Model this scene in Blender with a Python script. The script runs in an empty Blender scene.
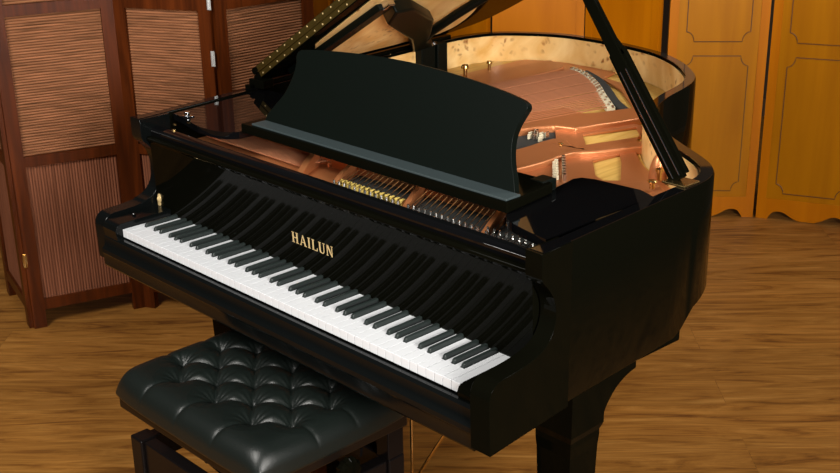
import bpy, bmesh, math, random
from mathutils import Vector, Matrix
from mathutils.geometry import tessellate_polygon
random.seed(4)
SC = bpy.context.scene
COL = SC.collection
KZ = 0.735            # height of the key tops above the floor; most shapes are drawn relative to the key tops

# ---------------------------------------------------------------- materials
def new_mat(name):
    m = bpy.data.materials.new(name); m.use_nodes = True
    nt = m.node_tree; b = nt.nodes['Principled BSDF']
    return m, nt, b
def setp(b, **k):
    names = dict(color='Base Color', rough='Roughness', metal='Metallic', spec='Specular IOR Level', coat='Coat Weight', coatr='Coat Roughness', trans='Transmission Weight', ior='IOR')
    for a, v in k.items():
        if a == 'color': v = (*v, 1)
        b.inputs[names[a]].default_value = v
def plain(name, color, rough=.5, metal=0, bump=0, bscale=200, vary=0, **k):
    m, nt, b = new_mat(name); setp(b, color=color, rough=rough, metal=metal, **k)
    tc = nt.nodes.new('ShaderNodeTexCoord')
    n = nt.nodes.new('ShaderNodeTexNoise'); n.inputs['Scale'].default_value = bscale
    nt.links.new(tc.outputs['Object'], n.inputs['Vector'])
    if vary:
        mx = nt.nodes.new('ShaderNodeMixRGB'); mx.blend_type = 'MULTIPLY'; mx.inputs[0].default_value = vary
        mx.inputs[1].default_value = (*color, 1); nt.links.new(n.outputs['Fac'], mx.inputs[2]); nt.links.new(mx.outputs[0], b.inputs['Base Color'])
    if bump:
        bp = nt.nodes.new('ShaderNodeBump'); bp.inputs['Strength'].default_value = bump; bp.inputs['Distance'].default_value = .001
        nt.links.new(n.outputs['Fac'], bp.inputs['Height']); nt.links.new(bp.outputs[0], b.inputs['Normal'])
    return m
def wood(name, c1, c2, scale=(1, 1, 1), rot=(0, 0, 0), rough=.4, coord='Object', nscale=6, detail=6, contrast=(.35, .65), coat=0, c3=None, ring=0):
    m, nt, b = new_mat(name); setp(b, rough=rough, coat=coat, spec=.16)
    tc = nt.nodes.new('ShaderNodeTexCoord'); mp = nt.nodes.new('ShaderNodeMapping')
    mp.inputs['Scale'].default_value = scale; mp.inputs['Rotation'].default_value = rot
    n = nt.nodes.new('ShaderNodeTexNoise'); n.inputs['Scale'].default_value = nscale; n.inputs['Detail'].default_value = detail; n.inputs['Distortion'].default_value = .6
    r = nt.nodes.new('ShaderNodeValToRGB')
    r.color_ramp.elements[0].position = contrast[0]; r.color_ramp.elements[0].color = (*c1, 1)
    r.color_ramp.elements[1].position = contrast[1]; r.color_ramp.elements[1].color = (*c2, 1)
    if c3:
        e = r.color_ramp.elements.new((contrast[0]+contrast[1])/2); e.color = (*c3, 1)
    nt.links.new(tc.outputs[coord], mp.inputs['Vector']); nt.links.new(mp.outputs[0], n.inputs['Vector'])
    nt.links.new(n.outputs['Fac'], r.inputs[0]); nt.links.new(r.outputs[0], b.inputs['Base Color'])
    return m
M = {}
M['gloss'] = plain('black_piano_lacquer', (.0022, .0022, .0012), .05, bscale=3, spec=.022)
M['polish'] = plain('hand_polished_black_lacquer', (.0022, .0022, .0025), .03, bscale=3, spec=.55)
M['semi'] = plain('buffed_black_lacquer', (.0024, .0030, .0030), .16, bscale=3, spec=.22)
M['ledge'] = plain('ledge_highlight_grey', (.030, .043, .045), .5, bscale=300, bump=.2)  # grey highlight on the black ledge, put into its base colour
M['desk'] = plain('satin_black_lacquer', (.0019, .0034, .0025), .40, bscale=3, spec=.12)
M['ivory'] = plain('white_key_acrylic', (.62, .635, .66), .2, bscale=4)
M['ebony'] = plain('black_key_plastic', (.013, .018, .017), .33, bscale=4)
M['brass'] = plain('polished_brass', (.75, .52, .2), .25, 1, bscale=40, vary=.3)
M['gold'] = plain('gold_inlay', (.85, .62, .3), .35, .6, bscale=40)
M['steel'] = plain('nickel_steel', (.72, .72, .7), .25, 1, bscale=50)
M['chrome'] = plain('chrome', (.7, .72, .75), .12, 1, bscale=50)
M['copper_string'] = plain('wound_copper_string', (.62, .26, .13), .4, .5, bscale=60, vary=.25)
M['felt_dark'] = plain('dark_felt', (.02, .022, .02), .9, bscale=400, bump=.5)
M['felt_cream'] = plain('cream_felt', (.62, .55, .38), .9, bscale=400, bump=.5)
M['yellow_felt'] = plain('mustard_felt', (.5, .36, .08), .9, bscale=400, bump=.5)
M['bench_wood'] = plain('black_bench_wood', (.0045, .0035, .0035), .25, bscale=5, spec=.12)
M['bench_apron'] = plain('dark_walnut_apron', (.010, .006, .004), .35, bscale=9, vary=.5, spec=.2)
M['wall'] = plain('painted_plaster', (.10, .07, .045), .9, bscale=60, bump=.3)
M['base'] = plain('painted_baseboard', (.16, .1, .06), .6, bscale=10)
M['groove'] = plain('dark_carved_line', (.085, .028, .004), .6, bscale=10)
M['satin'] = plain('satin_zinc', (.45, .45, .44), .5, .3, bscale=30)
M['rubber'] = plain('dark_rubber', (.02, .02, .02), .7, bscale=10)
M['plate'] = plain('bronze_painted_iron', (.50, .185, .068), .36, .5, bscale=260, bump=.25, vary=.0)

def mk_burl():
    m, nt, b = new_mat('burl_veneer'); setp(b, rough=.3, coat=.08, coatr=.1, spec=.3)
    tc = nt.nodes.new('ShaderNodeTexCoord')
    n1 = nt.nodes.new('ShaderNodeTexNoise'); n1.inputs['Scale'].default_value = 5; n1.inputs['Detail'].default_value = 8; n1.inputs['Distortion'].default_value = 2.2
    r1 = nt.nodes.new('ShaderNodeValToRGB'); r1.color_ramp.elements[0].position = .3; r1.color_ramp.elements[0].color = (.68, .37, .10, 1)
    r1.color_ramp.elements[1].position = .7; r1.color_ramp.elements[1].color = (.90, .64, .29, 1)
    v = nt.nodes.new('ShaderNodeTexVoronoi'); v.inputs['Scale'].default_value = 42
    rv = nt.nodes.new('ShaderNodeValToRGB'); rv.color_ramp.elements[0].position = .16; rv.color_ramp.elements[0].color = (1, 1, 1, 1)
    rv.color_ramp.elements[1].position = .40; rv.color_ramp.elements[1].color = (0, 0, 0, 1)
    n2 = nt.nodes.new('ShaderNodeTexNoise'); n2.inputs['Scale'].default_value = 5.2; n2.inputs['Detail'].default_value = 2
    r2 = nt.nodes.new('ShaderNodeValToRGB'); r2.color_ramp.elements[0].position = .49; r2.color_ramp.elements[0].color = (0, 0, 0, 1)
    r2.color_ramp.elements[1].position = .60; r2.color_ramp.elements[1].color = (1, 1, 1, 1)
    mu = nt.nodes.new('ShaderNodeMath'); mu.operation = 'MULTIPLY'
    mx = nt.nodes.new('ShaderNodeMixRGB'); mx.inputs[2].default_value = (.30, .11, .025, 1)
    nd = nt.nodes.new('ShaderNodeTexNoise'); nd.inputs['Scale'].default_value = 18
    ad = nt.nodes.new('ShaderNodeMixRGB'); ad.inputs[0].default_value = .06
    nt.links.new(tc.outputs['Object'], nd.inputs['Vector']); nt.links.new(tc.outputs['Object'], ad.inputs[1]); nt.links.new(nd.outputs['Color'], ad.inputs[2])
    nt.links.new(tc.outputs['Object'], n1.inputs['Vector']); nt.links.new(ad.outputs[0], v.inputs['Vector']); nt.links.new(tc.outputs['Object'], n2.inputs['Vector'])
    nt.links.new(n1.outputs['Fac'], r1.inputs[0]); nt.links.new(v.outputs['Distance'], rv.inputs[0]); nt.links.new(n2.outputs['Fac'], r2.inputs[0])
    nt.links.new(rv.outputs[0], mu.inputs[0]); nt.links.new(r2.outputs[0], mu.inputs[1])
    nt.links.new(mu.outputs[0], mx.inputs[0]); nt.links.new(r1.outputs[0], mx.inputs[1]); nt.links.new(mx.outputs[0], b.inputs['Base Color'])
    return m
M['burl'] = mk_burl()
M['spruce'] = wood('spruce_soundboard', (.55, .33, .07), (.68, .45, .13), scale=(14, 1, 1), rot=(0, 0, .7), rough=.35)
M['mahogany'] = wood('red_mahogany', (.038, .0075, .001), (.085, .017, .0022), scale=(14, 14, 1), rough=.38, nscale=3)
M['maple'] = wood('honey_maple', (.285, .098, .0004), (.375, .137, .0007), scale=(9, 9, .6), rough=.34, nscale=1.6, c3=(.33, .118, .0005), contrast=(.3, .7))
M['maple_rail'] = wood('orange_maple', (.345, .098, .0004), (.43, .132, .0007), scale=(7, 7, .6), rough=.34, nscale=1.6, contrast=(.3, .7))
M['cane'] = wood('woven_reed', (.11, .044, .016), (.30, .120, .052), scale=(2, 2, 40), rough=.7, nscale=4, contrast=(.3, .7))
M['cane_v'] = wood('upright_reed', (.12, .040, .018), (.235, .085, .042), scale=(30, 30, 1), rough=.7, nscale=4, contrast=(.3, .7))
M['cane_back'] = plain('reed_backing', (.06, .02, .01), .9, bscale=40)

def mk_floor():
    m, nt, b = new_mat('laminate_floor'); setp(b, rough=.38, spec=.16)
    N = nt.nodes.new; Lk = nt.links.new
    tc = N('ShaderNodeTexCoord'); mp = N('ShaderNodeMapping'); mp.inputs['Rotation'].default_value = (0, 0, -math.radians(45.3))
    Lk(tc.outputs['Object'], mp.inputs['Vector'])
    br = N('ShaderNodeTexBrick'); br.offset = .37; br.inputs['Scale'].default_value = 1
    br.inputs['Brick Width'].default_value = 1.21; br.inputs['Row Height'].default_value = .195; br.inputs['Mortar Size'].default_value = .0011
    br.inputs['Color1'].default_value = (.25, .25, .25, 1); br.inputs['Color2'].default_value = (.75, .75, .75, 1); br.inputs['Mortar'].default_value = (0, 0, 0, 1)
    Lk(mp.outputs[0], br.inputs['Vector'])
    # per plank offset
    sc = N('ShaderNodeVectorMath'); sc.operation = 'MULTIPLY'; sc.inputs[1].default_value = (1.0, 7.5, 1)
    Lk(mp.outputs[0], sc.inputs[0])
    off = N('ShaderNodeVectorMath'); off.operation = 'SCALE'; off.inputs['Scale'].default_value = 9; Lk(br.outputs['Color'], off.inputs[0])
    ad = N('ShaderNodeVectorMath'); ad.operation = 'ADD'; Lk(sc.outputs[0], ad.inputs[0]); Lk(off.outputs[0], ad.inputs[1])
    n = N('ShaderNodeTexNoise'); n.inputs['Scale'].default_value = 2.0; n.inputs['Detail'].default_value = 7; n.inputs['Roughness'].default_value = .68; n.inputs['Distortion'].default_value = 1.9
    Lk(ad.outputs[0], n.inputs['Vector'])
    r = N('ShaderNodeValToRGB'); cr = r.color_ramp
    cr.elements[0].position = .33; cr.elements[0].color = (.15, .052, .012, 1); cr.elements[1].position = .69; cr.elements[1].color = (.53, .255, .062, 1)
    e = cr.elements.new(.45); e.color = (.33, .137, .026, 1); e = cr.elements.new(.58); e.color = (.43, .19, .040, 1)
    Lk(n.outputs['Fac'], r.inputs[0])
    sc2 = N('ShaderNodeVectorMath'); sc2.operation = 'MULTIPLY'; sc2.inputs[1].default_value = (4, 130, 1); Lk(mp.outputs[0], sc2.inputs[0])
    n2 = N('ShaderNodeTexNoise'); n2.inputs['Scale'].default_value = 1.5; n2.inputs['Detail'].default_value = 3; Lk(sc2.outputs[0], n2.inputs['Vector'])
    r2 = N('ShaderNodeValToRGB'); r2.color_ramp.elements[0].position = .3; r2.color_ramp.elements[0].color = (.74, .73, .72, 1); r2.color_ramp.elements[1].position = .7; r2.color_ramp.elements[1].color = (1.12, 1.12, 1.12, 1)
    Lk(n2.outputs['Fac'], r2.inputs[0])
    mu = N('ShaderNodeMixRGB'); mu.blend_type = 'MULTIPLY'; mu.inputs[0].default_value = 1; Lk(r.outputs[0], mu.inputs[1]); Lk(r2.outputs[0], mu.inputs[2])
    # plank tone + seams
    r3 = N('ShaderNodeValToRGB'); r3.color_ramp.elements[0].position = 0; r3.color_ramp.elements[0].color = (.55, .55, .55, 1)
    e = r3.color_ramp.elements.new(.2); e.color = (.9, .9, .9, 1); r3.color_ramp.elements[1].position = 1; r3.color_ramp.elements[2].position = 1; r3.color_ramp.elements[2].color = (1.08, 1.08, 1.08, 1)
    Lk(br.outputs['Color'], r3.inputs[0])
    mu2 = N('ShaderNodeMixRGB'); mu2.blend_type = 'MULTIPLY'; mu2.inputs[0].default_value = 1; Lk(mu.outputs[0], mu2.inputs[1]); Lk(r3.outputs[0], mu2.inputs[2])
    Lk(mu2.outputs[0], b.inputs['Base Color'])
    bp = N('ShaderNodeBump'); bp.inputs['Strength'].default_value = .15; bp.inputs['Distance'].default_value = .002; Lk(n2.outputs['Fac'], bp.inputs['Height']); Lk(bp.outputs[0], b.inputs['Normal'])
    return m
M['floor'] = mk_floor()
def mk_leather():
    m, nt, b = new_mat('dark_green_black_leather'); setp(b, color=(.0050, .0074, .0063), rough=.36, spec=.36)
    tc = nt.nodes.new('ShaderNodeTexCoord'); v = nt.nodes.new('ShaderNodeTexVoronoi'); v.inputs['Scale'].default_value = 420
    n = nt.nodes.new('ShaderNodeTexNoise'); n.inputs['Scale'].default_value = 60; n.inputs['Detail'].default_value = 4
    a = nt.nodes.new('ShaderNodeMath'); a.operation = 'ADD'
    bp = nt.nodes.new('ShaderNodeBump'); bp.inputs['Strength'].default_value = .35; bp.inputs['Distance'].default_value = .0008
    nt.links.new(tc.outputs['Object'], v.inputs['Vector']); nt.links.new(tc.outputs['Object'], n.inputs['Vector'])
    nt.links.new(v.outputs['Distance'], a.inputs[0]); nt.links.new(n.outputs['Fac'], a.inputs[1])
    nt.links.new(a.outputs[0], bp.inputs['Height']); nt.links.new(bp.outputs[0], b.inputs['Normal'])
    return m
M['leather'] = mk_leather()

# ---------------------------------------------------------------- object helpers
WL = {}
def empty(name, loc):
    o = bpy.data.objects.new(name, None); COL.objects.link(o); o.location = loc; o.empty_display_size = .1
    WL[o.name] = Vector(loc); return o
def tag(o, label=None, cat=None, group=None, kind=None):
    if label: o['label'] = label
    if cat: o['category'] = cat
    if group: o['group'] = group
    if kind: o['kind'] = kind
    return o
def link_mesh(name, me, mat, parent=None, label=None, smooth=False, bevel=0, segs=2, kz=True, angle=40):
    """me holds world coordinates (relative to the key tops when kz): recentre it on its own origin."""
    if kz: me.transform(Matrix.Translation((0, 0, KZ)))
    co = [v.co for v in me.vertices]
    lo = Vector([min(c[i] for c in co) for i in range(3)]); hi = Vector([max(c[i] for c in co) for i in range(3)])
    c = (lo + hi) / 2
    me.transform(Matrix.Translation(-c))
    o = bpy.data.objects.new(name, me); COL.objects.link(o)
    if mat: me.materials.append(M[mat] if isinstance(mat, str) else mat)
    WL[o.name] = c
    if parent is not None:
        o.parent = parent; o.location = c - WL[parent.name]
    else: o.location = c
    if smooth:
        for p in me.polygons: p.use_smooth = True
        try: me.set_sharp_from_angle(angle=math.radians(angle))
        except Exception: pass
    if bevel:
        md = o.modifiers.new('bevel', 'BEVEL'); md.width = bevel; md.segments = segs; md.limit_method = 'ANGLE'; md.angle_limit = math.radians(35)
        md.harden_normals = False
    if label: o['label'] = label
    return o
class MB:
    def __init__(s): s.v = []; s.f = []
    def add(s, vs, fs):
        n = len(s.v); s.v += [tuple(v) for v in vs]; s.f += [tuple(i + n for i in f) for f in fs]; return s
    def box(s, a, b):
        (x0, y0, z0), (x1, y1, z1) = a, b
        return s.add([(x0, y0, z0), (x1, y0, z0), (x1, y1, z0), (x0, y1, z0), (x0, y0, z1), (x1, y0, z1), (x1, y1, z1), (x0, y1, z1)],
                     [(0, 3, 2, 1), (4, 5, 6, 7), (0, 1, 5, 4), (1, 2, 6, 5), (2, 3, 7, 6), (3, 0, 4, 7)])
    def obox(s, c, ax, ay, az, h):
        """box about c, half extents h along unit axes"""
        c = Vector(c); A = [Vector(ax) * h[0], Vector(ay) * h[1], Vector(az) * h[2]]
        vs = [c + A[0]*i + A[1]*j + A[2]*k for k in (-1, 1) for (i, j) in ((-1, -1), (1, -1), (1, 1), (-1, 1))]
        return s.add(vs, [(0, 3, 2, 1), (4, 5, 6, 7), (0, 1, 5, 4), (1, 2, 6, 5), (2, 3, 7, 6), (3, 0, 4, 7)])
    def tube(s, pts, r, n=8, cap=True):
        pts = [Vector(p) for p in pts]; rs = r if isinstance(r, (list, tuple)) else [r]*len(pts)
        vs = []; fs = []
        t0 = (pts[1]-pts[0]).normalized(); u = t0.orthogonal().normalized()
        for i, p in enumerate(pts):
            t = (pts[min(i+1, len(pts)-1)] - pts[max(i-1, 0)]).normalized()
            u = (u - t * u.dot(t)).normalized(); w = t.cross(u)
            for k in range(n):
                a = 2*math.pi*k/n; vs.append(p + (u*math.cos(a) + w*math.sin(a))*rs[i])
        for i in range(len(pts)-1):
            for k in range(n):
                fs.append((i*n+k, i*n+(k+1) % n, (i+1)*n+(k+1) % n, (i+1)*n+k))
        if cap: fs.append(tuple(range(n-1, -1, -1))); fs.append(tuple((len(pts)-1)*n+k for k in range(n)))
        return s.add(vs, fs)
    def prism(s, poly, fn, d0, d1):
        """closed 2-D outline swept between depths; fn(a, b, d) gives the 3-D point"""
        n = len(poly)
        vs = [fn(a, b, d0) for a, b in poly] + [fn(a, b, d1) for a, b in poly]
        tr = tessellate_polygon([[Vector((a, b, 0)) for a, b in poly]])
        fs = [(t[0], t[1], t[2]) for t in tr] + [(t[2]+n, t[1]+n, t[0]+n) for t in tr]
        fs += [(i, (i+1) % n, (i+1) % n + n, i+n) for i in range(n)]
        return s.add(vs, fs)
    def lathe(s, prof, c, n=16, axis='z'):
        vs = []; fs = []
        for r, h in prof:
            for k in range(n):
                a = 2*math.pi*k/n
                p = (r*math.cos(a), r*math.sin(a), h) if axis == 'z' else ((h, r*math.cos(a), r*math.sin(a)) if axis == 'x' else (r*math.cos(a), h, r*math.sin(a)))
                vs.append((c[0]+p[0], c[1]+p[1], c[2]+p[2]))
        for i in range(len(prof)-1):
            for k in range(n): fs.append((i*n+k, i*n+(k+1) % n, (i+1)*n+(k+1) % n, (i+1)*n+k))
        fs.append(tuple(range(n-1, -1, -1))); fs.append(tuple((len(prof)-1)*n+k for k in range(n)))
        return s.add(vs, fs)
    def mesh(s, name):
        me = bpy.data.meshes.new(name); me.from_pydata(s.v, [], s.f)
        bm = bmesh.new(); bm.from_mesh(me); bmesh.ops.recalc_face_normals(bm, faces=bm.faces); bm.to_mesh(me); bm.free()
        return me
    def build(s, name, mat, parent=None, **k): return link_mesh(name, s.mesh(name), mat, parent, **k)
XY = lambda a, b, d: (a, b, d)
YZ = lambda a, b, d: (d, a, b)
def smoothpts(P, n=4, closed=False):
    out = []; N = len(P)
    rng = range(N if closed else N-1)
    for i in rng:
        g = lambda j: Vector(P[j % N]) if closed else Vector(P[max(0, min(N-1, j))])
        p0, p1, p2, p3 = g(i-1), g(i), g(i+1), g(i+2)
        for k in range(n):
            t = k/n
            out.append(tuple(.5*((2*p1) + (p2-p0)*t + (2*p0-5*p1+4*p2-p3)*t*t + (3*p1-p0-3*p2+p3)*t**3)))
    if not closed: out.append(tuple(P[-1]))
    return out
def offset_in(P, d):
    """offset an open outline (running counter-clockwise, inside on its left) inward"""
    out = []
    for i, p in enumerate(P):
        a = Vector(P[max(i-1, 0)]); b = Vector(P[min(i+1, len(P)-1)]); t = (b-a).normalized()
        out.append((p[0]-t.y*d, p[1]+t.x*d))
    return out
def curve_plate(name, outer, holes, z, thick, mat, parent, bevel=0):
    cu = bpy.data.curves.new(name, 'CURVE'); cu.dimensions = '2D'; cu.fill_mode = 'BOTH'; cu.extrude = thick/2-bevel; cu.bevel_depth = bevel; cu.bevel_resolution = 1
    for P in [outer] + holes:
        sp = cu.splines.new('POLY'); sp.points.add(len(P)-1); sp.use_cyclic_u = True
        for i, p in enumerate(P): sp.points[i].co = (p[0], p[1], 0, 1)
    o = bpy.data.objects.new(name+'_outline', cu); COL.objects.link(o)
    dg = bpy.context.evaluated_depsgraph_get(); me = bpy.data.meshes.new_from_object(o.evaluated_get(dg))
    bpy.data.objects.remove(o); bpy.data.curves.remove(cu)
    me.transform(Matrix.Translation((0, 0, z))); me.materials.clear()
    return link_mesh(name, me, mat, parent, smooth=True, angle=30)

# ---------------------------------------------------------------- the setting
fl = MB().box((-4.2, -4.2, -.06), (5.2, 4.6, 0)).build('floor', 'floor', kz=False); tag(fl, kind='structure')
wb = MB().box((-4.2, 4.6, -.06), (5.2, 4.7, 2.9)).build('wall_back', 'wall', kz=False); tag(wb, kind='structure')
wl_ = MB().box((-4.3, -4.2, -.06), (-4.2, 4.7, 2.9)).build('wall_left', 'wall', kz=False); tag(wl_, kind='structure')
b1 = MB().box((-4.2, 4.58, 0), (5.2, 4.6, .1)).build('baseboard_back', 'base', kz=False); tag(b1, kind='structure')
b2 = MB().box((-4.2, -4.2, 0), (-4.18, 4.58, .1)).build('baseboard_left', 'base', kz=False); tag(b2, kind='structure')

# ---------------------------------------------------------------- the grand piano
PIANO = empty('grand_piano', (.6, .7, 0))
tag(PIANO, 'black lacquered grand piano with raised lid, copper coloured iron plate and burl veneer inside', 'piano')
P = PIANO
RIM_TOP = .258
outl = [(1.322, .20), (1.315, .35), (1.306, .55), (1.303, .64), (1.296, .70), (1.274, .755), (1.232, .803), (1.174, .844), (1.12, .877), (1.05, .922), (.987, .971), (.94, 1.018), (.903, 1.063),
        (.868, 1.115), (.842, 1.16), (.82, 1.22), (.803, 1.28), (.79, 1.34), (.768, 1.42), (.735, 1.49), (.69, 1.548), (.61, 1.624), (.534, 1.678), (.456, 1.72), (.359, 1.748), (.25, 1.765),
        (.15, 1.77), (.05, 1.765), (-.03, 1.74), (-.1, 1.70), (-.16, 1.655), (-.205, 1.60), (-.23, 1.52), (-.237, 1.42), (-.218, 1.2), (-.165, .7), (-.112, .20)]
O = smoothpts(outl, 3)
I = offset_in(O, .033)
def zb(p): # underside of the case: deeper along the straight treble side and round the keyboard
    x, y = p
    if y < .60 : return -.092
    if y < .66: return -.092 + (y-.60)/.06*.05
    if y < .74: return -.042 + (y-.66)/.08*.02
    return -.022
rim = MB(); n = len(O)
vs = []
for k in range(n):
    o_, i_ = O[k], I[k]; b = zb(o_)
    vs += [(o_[0], o_[1], b+.012), (o_[0], o_[1], RIM_TOP-.004), (o_[0]*.9+i_[0]*.1, o_[1]*.9+i_[1]*.1, RIM_TOP), (o_[0]*.1+i_[0]*.9, o_[1]*.1+i_[1]*.9, RIM_TOP), (i_[0], i_[1], RIM_TOP-.004), (i_[0], i_[1], b),
           (o_[0]*.65+i_[0]*.35, o_[1]*.65+i_[1]*.35, b)]
fs = []
for k in range(n-1):
    for j in range(7): fs.append((k*7+j, k*7+(j+1) % 7, (k+1)*7+(j+1) % 7, (k+1)*7+j))
fs += [tuple(range(6, -1, -1)), tuple((n-1)*7+j for j in range(7))]
rim.add(vs, fs).build('case_rim', 'gloss', P, smooth=True, angle=50)
CA = [(1.3235, .120)] + offset_in(O, .003) + [(-.1095, .120)]; CB = [(1.290, .120)] + offset_in(O, .030) + [(-.073, .120)]
CA = [p for p in CA]; cap = MB(); nn = len(CA); vs = []; fs = []
for k in range(nn): vs += [(CA[k][0], CA[k][1], RIM_TOP-.001), (CA[k][0], CA[k][1], RIM_TOP+.0012), (CB[k][0], CB[k][1], RIM_TOP+.0012), (CB[k][0], CB[k][1], RIM_TOP-.001)]
for k in range(nn-1):
    for j in range(4): fs.append((k*4+j, k*4+(j+1) % 4, (k+1)*4+(j+1) % 4, (k+1)*4+j))
fs += [(3, 2, 1, 0), tuple((nn-1)*4+j for j in range(4))]
cap.add(vs, fs).build('rim_reflect_strip', 'polish', P)  # shinier strip added over the rim so its top mirrors the screens
# burl veneer lining inside the rim
lin = MB(); A = offset_in(O, .034); B = offset_in(O, .037)
sel = [k for k in range(n) if O[k][1] > .30 and not (O[k][0] < 0 and O[k][1] < .92)]
k0, k1 = sel[0], sel[-1]
vs = []; fs = []
for k in range(k0, k1+1): vs += [(A[k][0], A[k][1], .085), (A[k][0], A[k][1], .250), (B[k][0], B[k][1], .250), (B[k][0], B[k][1], .085)]
m_ = k1-k0+1
for k in range(m_-1):
    for j in range(4): fs.append((k*4+j, k*4+(j+1) % 4, (k+1)*4+(j+1) % 4, (k+1)*4+j))
lin.add(vs, fs).build('inner_veneer', 'burl', P, smooth=True, label='pale burl wood veneer lining')
# arms, keybed, key slip, key blocks
arm = [(-.033, -.10), (-.036, .012), (-.031, .03), (-.018, .042), (.0, .046), (.05, .048), (.10, .055), (.132, .068), (.152, .092), (.159, .122), (.152, .155), (.134, .182), (.118, .198), (.113, .21), (.113, .258), (.205, .258), (.205, -.092)]
arm = smoothpts(arm[1:13], 3) + arm[13:] + [arm[0]]
MB().prism(arm, lambda a, b, d: (d + (max(0, .205-a)*.047 if d > 1.3 else 0), a, b), 1.284, 1.322).build('key_arm', 'gloss', P, smooth=True, bevel=.0018, angle=35)
armL = [(a+(.018 if a < .1 else .006), b-(.02 if (b > -.05 and b < .12) else 0)) for a, b in arm]
MB().prism(armL, YZ, -.113, -.066).build('key_arm', 'semi', P, smooth=True, bevel=.0018, angle=35)
MB().prism([(1.284, .20), (1.30, .62), (1.10, .84), (.30, .84), (-.17, .84), (-.112, .2), (-.066, .02), (-.066, -.01), (1.284, -.02)], XY, -.098, -.045).build('key_bed', 'gloss', P, bevel=.004)
sl = [(-.002, -.024), (-.014, -.024), (-.02, -.03), (-.021, -.05), (-.024, -.056), (-.030, -.062), (-.031, -.072), (-.028, -.078), (-.028, -.106), (-.024, -.112), (.03, -.112), (.03, -.05), (-.002, -.05)]
MB().prism(sl, YZ, -.066, 1.284).build('key_slip', 'semi', P, smooth=True, angle=30)
kb = [(-.018, -.024), (-.022, -.002), (-.016, .010), (-.004, .016), (.05, .017), (.148, .017), (.148, -.05), (-.018, -.05)]
kt = [(-.010, -.024), (-.013, -.010), (-.008, .000), (.004, .004), (.148, .005), (.148, -.05), (-.010, -.05)]
MB().prism(kt, YZ, 1.2275, 1.286).build('key_block', 'gloss', P, smooth=True, bevel=.002, angle=30)
MB().prism(kb, YZ, -.066, -.001).build('key_block', 'semi', P, smooth=True, bevel=.002, angle=30)
MB().lathe([(.004, 0), (.0055, .002), (.004, .006), (.001, .008)], (-.033, .055, .017)).build('block_knob', 'polish', P, smooth=True)
# keys
W = .02356
bl_c = {}
def octx(c): return c
blacks = []          # centres in white-key units
for o8 in range(-1, 8):
    base = 2 + 7*o8
    for q_ in (.92, 2.08, 3.90, 5.0, 6.10):
        c = base+q_
        if 0.5 < c < 51: blacks.append(c)
assert len(blacks) == 36
def white_key(i):
    g = .0005; x0, x1 = i*W+g, (i+1)*W-g; y1 = .152; yb = .0505; hb = .0068
    l = [c for c in blacks if i-.5 < c < i+.5]; r = [c for c in blacks if i+.5 <= c < i+1.5]
    xl = l[0]*W+hb if l else x0; xr = r[0]*W-hb if r else x1
    xl = max(xl, x0); xr = min(xr, x1)
    P2 = [(x0, -.001), (x1, -.001)]
    P2 += ([(x1, yb), (xr, yb)] if xr < x1 else []) + [(xr, y1), (xl, y1)] + ([(xl, yb), (x0, yb)] if xl > x0 else [])
    return MB().prism(P2, XY, -.0205, 0)
for i in range(52):
    white_key(i).build('white_key', 'ivory', P, bevel=.0009, segs=2)
bkm = None
for c in blacks:
    if bkm is None:
        w0, w1 = .0050, .0038
        m = MB().add([(-w0, .0505, -.004), (w0, .0505, -.004), (w0, .149, -.004), (-w0, .149, -.004), (-w1, .0570, .0095), (w1, .0570, .0095), (w1, .149, .0098), (-w1, .149, .0098), (-w1, .053, .0068), (w1, .053, .0068)],
                     [(0, 3, 2, 1), (4, 5, 6, 7), (0, 1, 9, 8), (8, 9, 5, 4), (1, 2, 6, 5, 9), (2, 3, 7, 6), (3, 0, 8, 4, 7)])
        bk = m.build('black_key', 'ebony', P, bevel=.0012, segs=3, smooth=True)
        bkm = bk; base_loc = bk.location.copy(); bk.location.x += c*W
    else:
        k = bkm.copy(); COL.objects.link(k); k.location = base_loc + Vector((c*W, 0, 0))
# key felt strip
MB().box((0, .150, -.002), (1.2251, .153, .002)).build('key_felt', 'felt_dark', P)
# fallboard
fb = [(.1535, -.01), (.1475, .01), (.1405, .190), (.137, .196), (.133, .200), (.133, .206), (.137, .210), (.162, .210), (.162, -.01)]
FB = MB().prism(fb, YZ, -.062, 1.280).build('fallboard', 'gloss', P, smooth=True, bevel=.0015, angle=30)
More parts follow.
